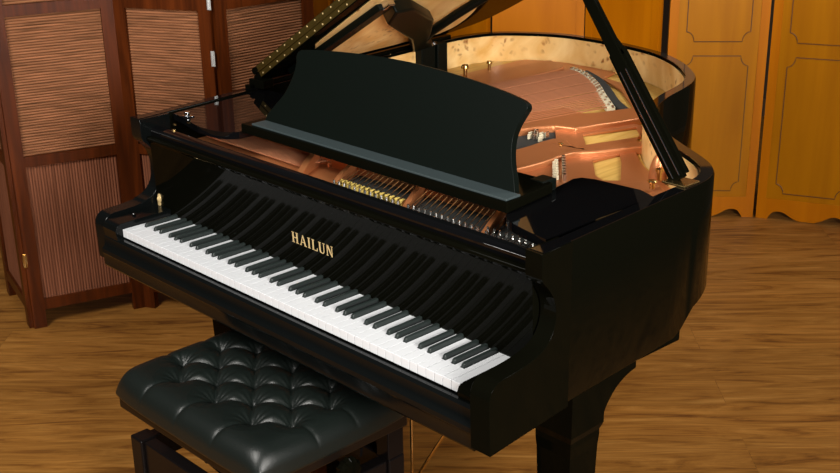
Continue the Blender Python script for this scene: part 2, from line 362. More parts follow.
# serif letters HAILUN on the fallboard
def letters():
    mb = MB(); H = .0265; th = .0045; tn = .0022; sf = .0022
    def Q(x, z): # onto the sloping fallboard front
        y = .1475 + (z-.01)*(.1415-.1475)/(.165-.01)
        return x, y
    def quad(pts, x0):
        a = []
        for u, w in pts:
            z = .0665+w; y = .1475 + (z-.01)*(-.006)/.155
            a.append((x0+u, y, z))
        n_ = len(a); vs = [(x, y-.0007, z) for x, y, z in a]+[(x, y+.001, z) for x, y, z in a]
        mb.add(vs, [tuple(range(n_)), tuple(range(2*n_-1, n_-1, -1))]+[(i, (i+1) % n_, (i+1) % n_+n_, i+n_) for i in range(n_)])
    def bar(x0, a, b, c, d): quad([(a, b), (c, b), (c, d), (a, d)], x0)
    def stem(x0, a, w, serif=True):
        bar(x0, a, 0, a+w, H)
        if serif: bar(x0, a-sf, 0, a+w+sf, .0016); bar(x0, a-sf, H-.0016, a+w+sf, H)
    x = .535
    stem(x, 0, th); stem(x, .0145, th); bar(x, th, .0122, .0145, .0145); x += .0285       # H
    quad([(0, 0), (tn, 0), (.0105, H*.86), (.0095, H)], x); quad([(.0165, 0), (.0215, 0), (.0118, H), (.0092, H)], x)
    bar(x, .004, .0075, .0165, .0095); bar(x, -.002, 0, .0045, .0016); bar(x, .0145, 0, .0235, .0016); x += .0305   # A
    stem(x, 0, th); x += .0150                                                                 # I
    stem(x, 0, th); bar(x, th, 0, .0165, .0018); quad([(.0145, 0), (.0170, 0), (.0175, .008), (.0160, .0075)], x); x += .0245   # L
    bar(x, 0, .007, th, H); bar(x, -sf, H-.0016, th+sf, H)                                        # U
    quad([(0, .0075), (.002, .0012), (.0065, -.0003), (.0125, -.0003), (.0155, .0015), (.0175, .0055), (.0175, .0085), (.0155, .0085), (.0150, .0055), (.0130, .0012), (.0085, .0018), (.0055, .0040), (th, .0075)], x)
    bar(x, .0155, .008, .0175, H); bar(x, .0125, H-.0016, .0205, H); x += .0275
    bar(x, 0, 0, tn, H); bar(x, -sf, 0, tn+sf, .0016); bar(x, .0165, 0, .0165+tn, H); bar(x, .0165-sf, H-.0016, .0187+sf, H)   # N
    quad([(-.001, H), (.0050, H), (.0187, 0), (.0160, 0)], x)
    return mb
letters().build('brand_lettering', 'gold', FB, label='gold serif maker name')
# brass fallboard catch near bass end
lk = MB().lathe([(.006, 0), (.0085, .001), (.0085, .003), (.005, .0045), (.0025, .007), (.001, .008)], (0, 0, 0), axis='y')
lk.v = [(-.048+v[0]*.95, .147-v[1]*1.2, .038+v[2]*1.6) for v in lk.v]
lk.box((-.054, .142, .018), (-.046, .147, .031))
lk.build('fallboard_catch', 'gold', FB, smooth=True, bevel=.0008, label='brass catch')
# front stretcher above the fallboard, bass and treble shoulders
MB().prism([(.150, .195), (.150, .222), (.155, .228), (.168, .232), (.174, .232), (.178, .226), (.178, .195)], YZ, -.07, 1.288).build('front_stretcher', 'polish', P, smooth=True, bevel=.001, angle=30)

# soundboard, plate
IN = offset_in(O, .040)
inn = [p for p in IN if p[1] > .36]
sb = inn + [(-.09, .36)]
sb[0] = (sb[0][0], .36)
MB().prism(sb, XY, .148, .1610).build('soundboard', 'spruce', P)
IP = offset_in(O, .052); pl = [p for p in IP if p[1] > .22]
outer = [(1.262, .19)] + pl + [(-.066, .19)]
# bass side of the plate stands away from the rim
FAR = offset_in(O, .135)
outer = [(1.262, .19)] + [(FAR[k] if (FAR[k][0] > .30 and FAR[k][1] > 1.22) else IP[k]) for k in range(len(O)) if IP[k][1] > .22] + [(-.066, .19)]
outer = [(x if not (x < .2 and 1.2 < y < 1.72) else max(x, -.08), y) for x, y in outer]
bass_hole = [(.165, .62), (.19, 1.19), (.178, 1.40), (.175, 1.50), (.155, 1.60), (.20, 1.655), (.322, 1.60), (.45, 1.52), (.575, 1.40), (.655, 1.315), (.60, 1.20), (.57, 1.165), (.520, 1.150), (.485, 1.03), (.46, .90), (.38, .62)]
dark_hole = [(.532, .91), (.545, 1.0), (.561, 1.055), (.61, 1.01), (.657, .955), (.65, .90), (.645, .80), (.58, .78)]
win1 = smoothpts([(.680, 1.035), (.752, 1.195), (.806, 1.135), (.742, .975)], 3, True)
win1 = [(.676, 1.042), (.738, 1.205), (.806, 1.133), (.746, .968)]
win2 = [(.848, .868), (.862, .965), (.905, .915), (1.000, .786), (.969, .757), (.93, .775)]
big = [(.62, .50), (.64, .72), (.70, .72), (.76, .60), (.70, .48)]
curve_plate('iron_plate', outer, [bass_hole, dark_hole, win1, win2], .166, .007, 'plate', P, bevel=.001)
MB().prism([(x+.004*(.6-x)/.1, y) for x, y in dark_hole], XY, .1612, .1640).build('dark_hole_fill', 'felt_dark', P)  # dark sheet laid in the opening to paint its shade
def rib(name, pts, z0, z1, mat='plate', bev=.005, label=None):
    return MB().prism(pts, XY, z0, z1).build(name, mat, P, smooth=True, bevel=bev, segs=3, angle=40, label=label)
rib('plate_beam', smoothpts([(.06, .42), (.09, .80), (.125, 1.15), (.140, 1.222), (.145, 1.391), (.151, 1.517), (.137, 1.620), (.061, 1.655), (.030, 1.65), (.013, 1.434), (.003, 1.325), (-.015, .9), (-.03, .42)], 2, True), .160, .184)
rib('plate_beam', smoothpts([(.36, .42), (.415, .80), (.442, .987), (.451, 1.071), (.486, 1.185), (.516, 1.193), (.571, 1.182), (.599, 1.237), (.626, 1.305), (.655, 1.38), (.705, 1.36), (.718, 1.237), (.678, 1.116), (.652, 1.040), (.594, 1.022), (.552, .93), (.535, .86), (.45, .42)], 2, True), .160, .184)
rib('plate_beam', smoothpts([(.62, .42), (.670, .74), (.671, .88), (.680, .932), (.716, .930), (.780, .893), (.822, .96), (.856, 1.053), (.888, 1.095), (.925, 1.055), (.886, 1.012), (.859, .95), (.824, .892), (.800, .857), (.793, .802), (.797, .74), (.78, .62), (.72, .42)], 2, True), .160, .184)
rib('plate_beam', smoothpts([(.96, .42), (1.010, .58), (1.018, .68), (1.042, .744), (1.078, .796), (1.133, .770), (1.19, .715), (1.235, .64), (1.25, .5), (1.25, .42)], 2, True), .160, .184)
# copper wall behind the tuning pins and the fins that divide the sections
MB().prism([(-.055, .378), (1.26, .378), (1.26, .44), (-.055, .44)], XY, .160, .200).build('plate_wall', 'plate', P, bevel=.006, segs=3)
def fin(x0, x1, w):
    m = MB(); n_ = 8
    prof = [(.222, .168), (.23, .176), (.26, .184), (.31, .198), (.36, .206), (.385, .206), (.385, .165), (.222, .165)]
    m.prism(prof, lambda a, b, d: (x0+(x1-x0)*(.37-a)/.148 + d, a, b), -w, w); m.build('plate_fin', 'plate', P, smooth=True, bevel=.003, angle=40)
for a in ((.355, .445, .011), (.500, .565, .007), (.742, .815, .007), (.995, 1.052, .007)): fin(*a)
# bay floors
MB().prism([(.505, .378), (.715, .378), (.800, .225), (.575, .225)], XY, .1695, .1712).build('pin_block', 'felt_dark', P)
MB().prism([(.735, .378), (.970, .378), (1.038, .225), (.828, .225)], XY, .1695, .1712).build('pin_block', 'felt_dark', P)
MB().prism([(.995, .378), (1.25, .378), (1.25, .225), (1.065, .225)], XY, .1695, .1712).build('pin_block', 'felt_dark', P)
# tuning pins (one mesh, copies)
pin0 = None
def pin(x, y, z=.170, s=1.0):
    global pin0, pin_base
    if pin0 is None:
        pin0 = MB().tube([(0, 0, 0), (0, 0, .012), (0, 0, .0125), (0, 0, .026)], [.0042, .0042, .0031, .0027], 7).build('tuning_pin', 'steel', P, smooth=True, angle=40)
        pin_base = pin0.location.copy(); o = pin0
    else:
        o = pin0.copy(); COL.objects.link(o)
    o.location = pin_base + Vector((x, y, z)); o.rotation_euler = (random.uniform(-.06, .06)-.08, random.uniform(-.06, .06), 0)
npin = 0
for (xa, xb, ya, cnt, rows) in ((.52, .76, .240, 13, 2), (.775, 1.005, .240, 13, 2), (1.015, 1.245, .235, 13, 3)):
    for r_ in range(rows):
        for k in range(cnt):
            f = (k + .5*(r_ % 2))/cnt; y = ya + r_*.021
            sh = (.36-y)*.42
            if npin < 96:
                pin(xa + (xb-xa)*f + sh*.6, y); npin += 1
# felt row in the second bay
for k in range(14):
    x = .538+.0168*k; MB().box((x-.0042, .288, .170), (x+.0042, .300, .187)).build('string_felt', 'yellow_felt', P, bevel=.001, label='mustard yellow felt')
# strings
ns = 0
def string(p0, p1, r=.0008, mat='steel', name='string'):
    global ns; ns += 1
    return MB().tube([p0, p1], r, 5).build(name, mat, P)
# wound bass strings: from the bass pins to the curved hitch line at the tail
hp = [(.185, 1.59), (.234, 1.575), (.316, 1.52), (.389, 1.46), (.462, 1.39), (.575, 1.28)]
hps = smoothpts(hp, 9)
NB = 42
for k in range(NB):
    f = k/(NB-1); e = hps[int(f*(len(hps)-1))]
    sx = -.03 + f*.40
    string((sx, .30, .183), (e[0], e[1], .183), .0032 - .0010*f, 'copper_string', 'bass_string')
for x0, x1, cnt in ((.52, .745, 14), (.775, .985, 14), (1.02, 1.245, 14)):
    for k in range(cnt):
        x = x0+(x1-x0)*k/(cnt-1)
        string((x+.035, .262, .185), (x-.020, .382, .190), .0011, 'steel')
# curved bass bridge with its row of pins, and the dark felt rail behind it
def sweep(name, pts, w, z0, z1, mat, **k):
    a = offset_in(pts, w/2); b = offset_in(pts, -w/2)
    return MB().prism(a + b[::-1], XY, z0, z1).build(name, mat, P, smooth=True, **k)
hm = smoothpts([(.175, 1.615), (.234, 1.592), (.316, 1.535), (.389, 1.473), (.462, 1.402), (.585, 1.288)], 6)
sweep('bass_bridge', hm, .026, .165, .184, 'felt_cream', bevel=.003, label='pale curved bridge')
nail = None
for k in range(0, 34):
    p = hm[int(k*(len(hm)-1)/33)]
    if nail is None:
        nail = MB().tube([(0, 0, 0), (0, 0, .0055)], .0040, 8).build('bridge_pin', 'steel', P); nb = nail.location.copy(); o = nail
    else: o = nail.copy(); COL.objects.link(o)
    o.location = nb + Vector((p[0]+(.003 if k % 2 else -.003), p[1]+(.003 if k % 2 else -.003), .183))
hm2 = smoothpts([(.20, 1.640), (.29, 1.590), (.38, 1.520), (.455, 1.450), (.53, 1.380), (.62, 1.315)], 4)
sweep('felt_rail', hm2, .032, .150, .176, 'felt_dark', bevel=.004)
# damper group in the dark opening, treble agraffes
for k in range(9):
    f = k/8; MB().box((.580+.05*f-.002, .93+.02*math.sin(k*2.1), .166), (.580+.05*f+.0025, .945+.02*math.sin(k*2.1), .180+.005*(k % 2))).build('damper_head', 'steel' if k % 2 else 'felt_cream', P, bevel=.001)
for k in range(8):
    f = k/7; x = .80+.10*f; y = .800-.118*f
    MB().tube([(x, y+.012, .165), (x, y+.012, .186)], .0052, 8).build('agraffe', 'steel', P, smooth=True)
    MB().box((x-.026, y-.002, .167), (x-.012, y+.006, .181)).build('treble_damper', 'felt_cream', P, bevel=.001)
# bolts on the plate
def bolt(x, y, z, r, h, mat, name='plate_bolt'):
    MB().lathe([(r*.55, 0), (r*.55, h*.72), (r, h*.74), (r*1.05, h*.86), (r*.8, h)], (x, y, z), 14).build(name, mat, P, smooth=True, angle=40)
bolt(-.042, 1.325, .166, .013, .045, 'brass'); bolt(-.052, 1.452, .166, .010, .036, 'brass')
bolt(1.125, .735, .190, .011, .020, 'brass'); bolt(.775, .83, .200, .007, .010, 'brass')
# rounded boss of the plate near the prop with a brass screw
bs = MB(); prof = [(.024*math.cos(a), .066*math.sin(a)) for a in [i*math.pi/2/8 for i in range(9)]]; prof[-1] = (.001, .066)
bs.lathe(prof, (1.055, .86, .166), 20).build('plate_boss', 'plate', P, smooth=True)
MB().lathe([(.006, 0), (.006, .02), (.010, .021), (.010, .028), (.003, .031)], (1.075, .835, .176), 12).build('boss_screw', 'brass', P, smooth=True)

# music shelf, cheek panels, desk
MB().prism([(.225, .236), (1.125, .240), (1.108, .40), (1.085, .412), (.22, .405)], XY, .256, .279).build('music_shelf', 'gloss', P, bevel=.003)
SH = MB().box((.262, .243, .2795), (1.118, .287, .284)).build('shelf_ledge', 'ledge', P, bevel=.001)
lc = smoothpts([(-.073, .226), (-.03, .222), (.02, .212), (.07, .200), (.106, .196), (.15, .198), (.19, .210), (.215, .236)], 4)
MB().prism(lc + [(.235, .42), (.06, .56), (-.118, .56)], XY, .236, .2545).build('shoulder_panel', 'polish', P, bevel=.003)
rc = smoothpts([(1.272, .185), (1.23, .192), (1.174, .206), (1.14, .222), (1.122, .242), (1.106, .27)], 4)
MB().prism(rc + [(1.090, .412), (1.074, .510), (1.082, .530), (1.11, .540), (1.226, .548), (1.272, .53)], XY, .236, .2550).build('shoulder_panel', 'polish', P, bevel=.003)
MB().box((1.055, .385, .255), (1.095, .43, .281)).build('shelf_stop', 'desk', P, bevel=.004)
# pivot fittings on the bass shoulder
MB().tube([(-.012, .232, .256), (-.012, .232, .268)], .008, 10).box((-.026, .222, .2545), (.004, .244, .2575)).build('shelf_pivot', 'chrome', P, smooth=True, bevel=.0006)
MB().lathe([(.005, 0), (.005, .003), (.002, .005)], (-.035, .205, .232), 10).build('pivot_screw', 'brass', P, smooth=True)
MB().lathe([(.005, 0), (.005, .003), (.002, .005)], (.012, .172, .232), 10).build('pivot_screw', 'brass', P, smooth=True)
# the desk: outline in its own plane (u along x, w up the slope)
lean = math.radians(17)
def DK(u, w, d): return (u, .285 + w*math.sin(lean) + d*math.cos(lean), .2845 + w*math.cos(lean) - d*math.sin(lean))
dk_top = smoothpts([(.352, .190), (.40, .197), (.50, .206), (.60, .212), (.72, .215), (.84, .211), (.95, .203), (1.03, .194), (1.075, .186)], 3)
dk_r = smoothpts([(1.086, .181), (1.090, .172), (1.084, .158), (1.074, .135), (1.069, .110), (1.071, .085), (1.080, .055), (1.093, .028), (1.103, 0)], 3)
dk_l = smoothpts([(.262, 0), (.270, .018), (.290, .042), (.318, .075), (.333, .105), (.342, .135), (.343, .158), (.339, .172), (.343, .184)], 3)
MB().prism(dk_l + dk_top + dk_r, DK, 0, .016).build('music_desk', 'desk', P, smooth=True, bevel=.003, segs=2, angle=30)
MB().tube([(.62, .345, .39), (.62, .397, .2795)], .006, 8).box((.60, .385, .279), (.64, .405, .284)).build('desk_strut', 'brass', P)

# lid: plane through the spine, raised
sp0 = Vector((-.095, .11, .270)); sp1 = Vector((-.232, 1.4, .270)); S_ = (sp1-sp0).normalized()
T_ = Vector((.8287, .0880, .5527)).normalized(); T_ = (T_ - S_*T_.dot(S_)).normalized(); N_ = T_.cross(S_).normalized()
if N_.z < 0: N_ = -N_
def LP(s, t, d): return tuple(sp0 + S_*s + T_*t + N_*d)
hor = Vector((S_.y, -S_.x, 0)).normalized()
def st(p):
    X = Vector((p[0], p[1], .270)) - sp0; return (X.dot(S_), X.dot(hor))
LO = [st(p) for p in O if p[1] > .60]
lid = [(.450, 1.43)] + [(s, t+.012) for s, t in LO if t > .012] 
lid += [(1.30, 0), (.450, 0)]
LID = MB().prism(lid, LP, .001, .021).build('lid', 'gloss', P, smooth=True, bevel=.003, angle=30)
# burl inlay under the lid
inl = smoothpts([(1.255, .035), (1.300, .075), (1.292, .165), (1.222, .285), (1.14, .42), (1.03, .60), (.92, .80), (.80, 1.0), (.68, 1.18), (.60, 1.27), (.515, 1.29)], 4)
MB().prism(inl + [(.515, .22), (.66, .035)], LP, -.0012, .0008).build('lid_inlay', 'burl', LID, label='pale burl veneer set into the underside')
# folded front flap on top of the lid
MB().prism([(.450, .0), (.450, 1.43), (.83, 1.43), (.83, .0)], LP, .0225, .040).build('lid_flap', 'gloss', P, bevel=.003)
hs = MB().add([LP(.4485, .03, .004), LP(.4485, 1.40, .004), LP(.4485, 1.40, .0385), LP(.4485, .03, .0385), LP(.4505, .03, .004), LP(.4505, 1.40, .004), LP(.4505, 1.40, .0385), LP(.4505, .03, .0385)],
              [(0, 1, 2, 3), (7, 6, 5, 4), (0, 4, 5, 1), (2, 6, 7, 3), (0, 3, 7, 4), (1, 5, 6, 2)])
HG = plain('aged_brass', (.085, .055, .010), .4, .6, bscale=120, vary=.5)
hgo = hs.build('piano_hinge', HG, P, label='long brass hinge with two rows of screws')
kn = MB()
kn.tube([LP(.447, .03, .0212), LP(.447, 1.40, .0212)], .0022, 6).build('hinge_barrel', HG, hgo)
sc0 = None
for k in range(18):
    for d_ in (.010, .033):
        t = .045+.0375*k + (.018 if d_ > .02 else 0)
        if sc0 is None:
            sc0 = MB().lathe([(.0026, -.0008), (.0026, .0004), (.001, .0012)], (0, 0, 0), 8).build('hinge_screw', 'gold', hgo, kz=False); o = sc0
        else: o = sc0.copy(); COL.objects.link(o)
        q = Vector(LP(.4478, t, d_)) + Vector((0, 0, KZ)); o.location = q - WL[hgo.name]; o.rotation_euler = (math.pi/2, 0, -.1)
# the lid spine and its fixed end
MB().prism([(.43, -.012), (.472, -.012), (.472, .05), (.43, .05)], lambda s, t, d: tuple(sp0 + S_*s + hor*t + Vector((0, 0, d))), -.012, .014).build('lid_spine', 'gloss', P, bevel=.003)
MB().prism([(.415, -.012), (1.34, -.012), (1.34, .012), (.415, .012)], lambda s, t, d: tuple(sp0 + S_*s + hor*t + Vector((0, 0, d))), -.0118, -.001).build('spine_hinge', 'gloss', P)
MB().tube([LP(.445, .015, -.004), LP(.445, .015, -.012)], .011, 10).build('spine_knuckle', 'brass', P, smooth=True)
# soft-fall lid assist: bracket, elbow, struts
MB().box((-.195, 1.236, .086), (-.155, 1.300, .272)).box((-.190, 1.305, .086), (-.150, 1.352, .268)).build('assist_bracket', 'desk', P, bevel=.003)
el = [(1.10, .03), (.96, .165), (.665, .365), (.615, .455), (.690, .455), (.925, .310), (1.03, .19), (1.10, .10), (1.20, .04)]
MB().prism(el, LP, -.042, -.0015).build('assist_elbow', 'desk', P, smooth=True, bevel=.006, angle=40)
MB().tube([LP(1.12, .03, -.025), LP(1.072, .16, -.025), LP(1.085, .275, -.025), LP(1.13, .44, -.025)], .0150, 10).build('assist_strut', 'desk', P, smooth=True)
bx_ = MB()
a0, a1 = Vector(LP(.548, .06, -.012)), Vector(LP(.592, .445, -.012)); ax = (a1-a0).normalized(); ay = N_.cross(ax).normalized()
bx_.obox((a0+a1)/2, ax, ay, N_, ((a1-a0).length/2, .026, .010)).build('assist_bar', 'desk', P, bevel=.003)
MB().obox(a1+ax*.014, ax, ay, N_, (.015, .014, .012)).build('bar_end_fitting', 'chrome', P, bevel=.003)
MB().tube([LP(1.215, .02, -.01), LP(1.12, .0, -.02)], .007, 8).tube([LP(1.13, .10, -.055), LP(1.13, .10, -.045)], .010, 10).build('assist_pivot', 'chrome', P, smooth=True)
# lid prop stick
pb = Vector((1.266, .636, .262)); pt = Vector((1.00, .636, .628)); d1 = (pt-pb).normalized()
ttop = pb + d1*.80
ay = Vector((d1.z, 0, -d1.x)).normalized()   # in the x-z plane, across the stick
az = d1.cross(ay).normalized()
def stick(name, a, b, w0, w1, th, mat='gloss', off=0, parent=P):
    A_, B_ = pb+d1*a+az*off, pb+d1*b+az*off
    vs = []
    for c, w in ((A_, w0), (B_, w1)):
        for i, j in ((-1, -1), (1, -1), (1, 1), (-1, 1)): vs.append(c+ay*w*i+az*th*j)
    return MB().add(vs, [(0, 3, 2, 1), (4, 5, 6, 7), (0, 1, 5, 4), (1, 2, 6, 5), (2, 3, 7, 6), (3, 0, 4, 7)]).build(name, mat, parent, bevel=.002)
PS = stick('lid_prop', .004, .95, .0165, .0110, .008)
stick('prop_inner_stick', .01, .315, .0255, .0225, .0065, off=.004, parent=PS)
stick('prop_inner_stick', .30, .345, .0225, .012, .0065, off=.004, parent=PS)
for o_ in (-.009, .010):
    A_ = pb+d1*.012+ay*o_-az*.0085; B_ = pb+d1*.27+ay*o_*.9-az*.0085
    MB().tube([A_, B_], .0016, 6).build('prop_groove_edge', 'chrome', PS)
MB().obox(pb+Vector((0, 0, -.001)), (1, 0, 0), (0, 1, 0), (0, 0, 1), (.030, .028, .0022)).build('prop_socket', 'brass', P, bevel=.001, label='brass socket plate')

# legs
def leg(x, y, flip, ztop=-.094):
    prof = [(.052, ztop), (.052, -.22), (.046, -.235), (.040, -.655), (-.040, -.655), (-.046, -.235), (-.052, -.22), (-.052, ztop)]
    m = MB(); rings = [(.054, ztop), (.054, -.205), (.048, -.222), (.048, -.235), (.046, -.26), (.036, -.655)]
    for i in range(len(rings)-1):
        (a, z0), (b, z1) = rings[i], rings[i+1]
        m.add([(x-a, y-a, z0), (x+a, y-a, z0), (x+a, y+a, z0), (x-a, y+a, z0), (x-b, y-b, z1), (x+b, y-b, z1), (x+b, y+b, z1), (x-b, y+b, z1)],
              [(0, 1, 2, 3), (7, 6, 5, 4), (0, 4, 5, 1), (1, 5, 6, 2), (2, 6, 7, 3), (3, 7, 4, 0)])
    L_ = m.build('leg', 'gloss', P)
    br = smoothpts([(y+.05, -.20), (y+.066, -.172), (y+.095, -.143), (y+.130, -.126), (y+.165, -.118)], 3) + [(y+.165, ztop), (y+.05, ztop)]
    MB().prism(br, YZ, x-.03, x+.052).build('leg_bracket', 'gloss', L_, bevel=.002)
    MB().lathe([(.030, -.655), (.032, -.668), (.012, -.672), (.012, -.69)], (x, y, 0), 16).build('caster_cup', 'brass', L_, smooth=True)
    MB().lathe([(.024, -.016), (.030, -.012), (.030, .012), (.024, .016)], (x, y, -.705), 20, axis='x').build('caster_wheel', 'brass', L_, smooth=True)
    return L_
leg(1.235, .315, 1); leg(.03, .30, 1); leg(.28, 1.45, 1, ztop=.068)
# pedal lyre
MB().box((.535, .26, -.42), (.550, .30, -.098)).build('lyre_post', 'gloss', P, bevel=.004)
MB().box((.620, .26, -.42), (.635, .30, -.098)).build('lyre_post', 'gloss', P, bevel=.004)
MB().box((.505, .23, -.68), (.665, .33, -.42)).build('pedal_box', 'gloss', P, bevel=.006)
for x in (.535, .585, .635): MB().prism([(x-.012, .12), (x+.012, .12), (x+.009, .24), (x-.009, .24)], XY, -.672, -.662).build('pedal', 'brass', P, bevel=.003)
MB().tube([(.764, .30, -.10), (.762, .30, -.66)], .0038, 8).build('pedal_rod', 'brass', P, smooth=True, label='thin upright brass rod')
MB().tube([(.905, .34, -.10), (.900, .335, -.31), (.775, .29, -.55), (.66, .28, -.64)], .0042, 8).build('lyre_brace', 'brass', P, smooth=True, label='slanting brass brace rod')

# ---------------------------------------------------------------- bench
BX0, BX1, BY0, BY1 = .228, .835, -.212, .255
BENCH = empty('piano_bench', ((BX0+BX1)/2, (BY0+BY1)/2, 0))
tag(BENCH, 'black piano bench with deep-buttoned dark leather cushion and side knobs, in front of the keyboard', 'bench')
btn = []
for r_, y in enumerate((-.107, -.050, .006, .063, .120)):
    xs = (.391, .535, .678) if r_ % 2 == 0 else (.315, .460, .604, .748)
    for x in xs: btn.append((x, y))
segs_ = []
for i, a in enumerate(btn):
    for b in btn[i+1:]:
        if abs(abs(a[0]-b[0])-.072) < .02 and abs(abs(a[1]-b[1])-.057) < .01: segs_.append((a, b, 1))
for x, y in btn:
    if y < -.1: segs_.append(((x, y), (x-.02, BY0-.01), .3)); 
    if y > .11: segs_.append(((x, y), (x, BY1+.01), .3))
    if x < .32: segs_.append(((x, y), (BX0-.01, y-.012), .3))
    if x > .74: segs_.append(((x, y), (BX1+.01, y+.012), .3))
def segd(px, py, a, b):
    dx, dy = b[0]-a[0], b[1]-a[1]; t = max(0, min(1, ((px-a[0])*dx+(py-a[1])*dy)/(dx*dx+dy*dy)))
    return math.hypot(px-a[0]-t*dx, py-a[1]-t*dy), t
def cushion():
    NX, NY = 210, 168; cx, cy = (BX0+BX1)/2, (BY0+BY1)/2; hx, hy = (BX1-BX0)/2, (BY1-BY0)/2
    vs = []; fs = []
    for j in range(NY+1):
        for i in range(NX+1):
            u = -1+2*i/NX; v = -1+2*j/NY
            # squash samples to the border and round the corners
            su = math.sin(u*math.pi/2)*.35+u*.65; sv = math.sin(v*math.pi/2)*.35+v*.65
            rr = .10
            x = cx+hx*su*math.sqrt(1-rr*sv*sv*sv*sv*su*su); y = cy+hy*sv*math.sqrt(1-rr*su*su*su*su*sv*sv)
            dx = hx*(1-abs(su)); dy = hy*(1-abs(sv)); 
            e = (1-max(0, 1-dx/.075)**3.0)**.5 if dx < .075 else 1
            e2 = (1-max(0, 1-dy/.075)**3.0)**.5 if dy < .075 else 1
            base = e*e2
            h = 0; pl_ = 0
            for (bx, by) in btn:
                d = math.hypot(x-bx, y-by)
                if d < .06:
                    h = max(h, math.exp(-(d/.021)**1.3))
                    th = math.atan2(y-by, x-bx); pl_ += .0042*math.exp(-d/.017)*math.cos(13*th+bx*70)*min(1, d/.010)
            cr = 0
            for a, b, ww in segs_:
                if min(a[0], b[0])-.03 < x < max(a[0], b[0])+.03 and min(a[1], b[1])-.03 < y < max(a[1], b[1])+.03:
                    d, t = segd(x, y, a, b)
                    cr = max(cr, math.exp(-(d/.0042))*.55*(1 if ww == 1 else .5)+math.exp(-(d/.013)**1.4)*.45*ww)
            z = -.306 + .064*base - (.0300*h + .0150*cr*(1-h) + pl_)*min(1, base*1.2)
            vs.append((x, y, z))
    for j in range(NY):
        for i in range(NX):
            a = j*(NX+1)+i; fs.append((a, a+1, a+NX+2, a+NX+1))
    # skirt, tucked under
    ring = [j*(NX+1)+i for j, i in [(0, i) for i in range(NX)]+[(j, NX) for j in range(NY)]+[(NY, i) for i in range(NX, 0, -1)]+[(j, 0) for j in range(NY, 0, -1)]]
    n0 = len(vs); R = len(ring)
    for lvl, (k_, dz) in enumerate(((1.003, -.004), (1.0, -.009), (.985, -.012))):
        for r_ in ring: vs.append((cx+(vs[r_][0]-cx)*k_, cy+(vs[r_][1]-cy)*k_, vs[r_][2]+dz))
    prev = ring
    for lvl in range(3):
        cur = [n0+lvl*R+k for k in range(R)]
        for k in range(R): fs.append((prev[k], cur[k], cur[(k+1) % R], prev[(k+1) % R]))
        prev = cur
    fs.append(tuple(reversed(prev)))
    m = MB(); m.v = vs; m.f = fs; return m
cushion().build('cushion', 'leather', BENCH, smooth=True, angle=80, label='dark leather cushion, deep buttoned')
MB().box((BX0+.018, BY0+.016, -.350), (BX1-.018, BY1-.016, -.315)).build('seat_apron', 'bench_apron', BENCH, bevel=.004)
MB().box((BX0+.05, BY0+.05, -.372), (BX1-.05, BY1-.05, -.352)).build('lift_board', 'bench_wood', BENCH, bevel=.003)
lx0, lx1, ly0, ly1 = BX0+.030, BX1-.028, BY0+.028, BY1-.02
for x, y in ((lx0, ly0), (lx1-.05, ly0), (lx0, ly1-.05), (lx1-.05, ly1-.05)):
    MB().box((x, y, -.735), (x+.05, y+.05, -.428)).build('leg', 'bench_wood', BENCH, bevel=.004)
MB().box((lx0+.05, ly0+.008, -.52), (lx1-.05, ly0+.042, -.432)).build('rail', 'bench_wood', BENCH, bevel=.003)
MB().box((lx0+.05, ly1-.042, -.52), (lx1-.05, ly1-.008, -.432)).build('rail', 'bench_wood', BENCH, bevel=.003)
MB().box((lx0+.008, ly0+.05, -.50), (lx0+.042, ly1-.05, -.432)).build('rail', 'bench_wood', BENCH, bevel=.003)
MB().box((lx1-.042, ly0+.05, -.50), (lx1-.008, ly1-.05, -.432)).build('rail', 'bench_wood', BENCH, bevel=.003)
for y in (ly0+.06, ly1-.06):          # scissor lift
    for s in (1, -1):
        xm = (lx0+lx1)/2
        MB().obox((xm, y+.01*s, -.402), Vector((.20, 0, .028*s)).normalized(), Vector((-.028*s, 0, .20)).normalized(), (0, 1, 0), (.20, .012, .004)).build('scissor_arm', 'steel' if False else 'bench_wood', BENCH, bevel=.001)
    MB().tube([((lx0+lx1)/2, y-.02, -.402), ((lx0+lx1)/2, y+.02, -.402)], .008, 8).build('scissor_pivot', 'chrome', BENCH)
for x in (lx0+.02, lx0+.03):
    pass
MB().tube([(lx0+.03, ly0+.09, -.405), (lx0+.12, ly0+.09, -.405)], .016, 12).build('lift_spindle', 'bench_wood', BENCH, smooth=True)
MB().box((lx1-.045, ly1-.05, -.43), (lx1-.002, ly1-.0, -.350)).build('lift_post', 'bench_wood', BENCH, bevel=.003)
MB().box((lx1-.045, ly0, -.43), (lx1-.002, ly0+.05, -.350)).build('lift_post', 'bench_wood', BENCH, bevel=.003)
def knob(sx, x):
    prof = [(.008, 0), (.008, .012), (.020, .014), (.028, .018)]
    m = MB(); n_ = 36; vs = []; fs = []
    prof = [(.008, 0), (.008, .014), (.022, .016), (.029, .020), (.030, .034), (.026, .042), (.015, .046), (.001, .046)]
    for r, h in prof:
        for k in range(n_):
            a = 2*math.pi*k/n_; q = r*(1+(.10 if k % 3 == 0 else -.03)*(1 if r > .02 else 0))
            vs.append((x+sx*h, .026+q*math.cos(a), -.366+q*math.sin(a)))
    for i in range(len(prof)-1):
        for k in range(n_): fs.append((i*n_+k, i*n_+(k+1) % n_, (i+1)*n_+(k+1) % n_, (i+1)*n_+k))
    fs.append(tuple(range(n_)))
    m.add(vs, fs).build('adjusting_knob', 'gloss', BENCH, smooth=True, angle=25)
knob(1, BX1-.016); knob(-1, BX0+.016)

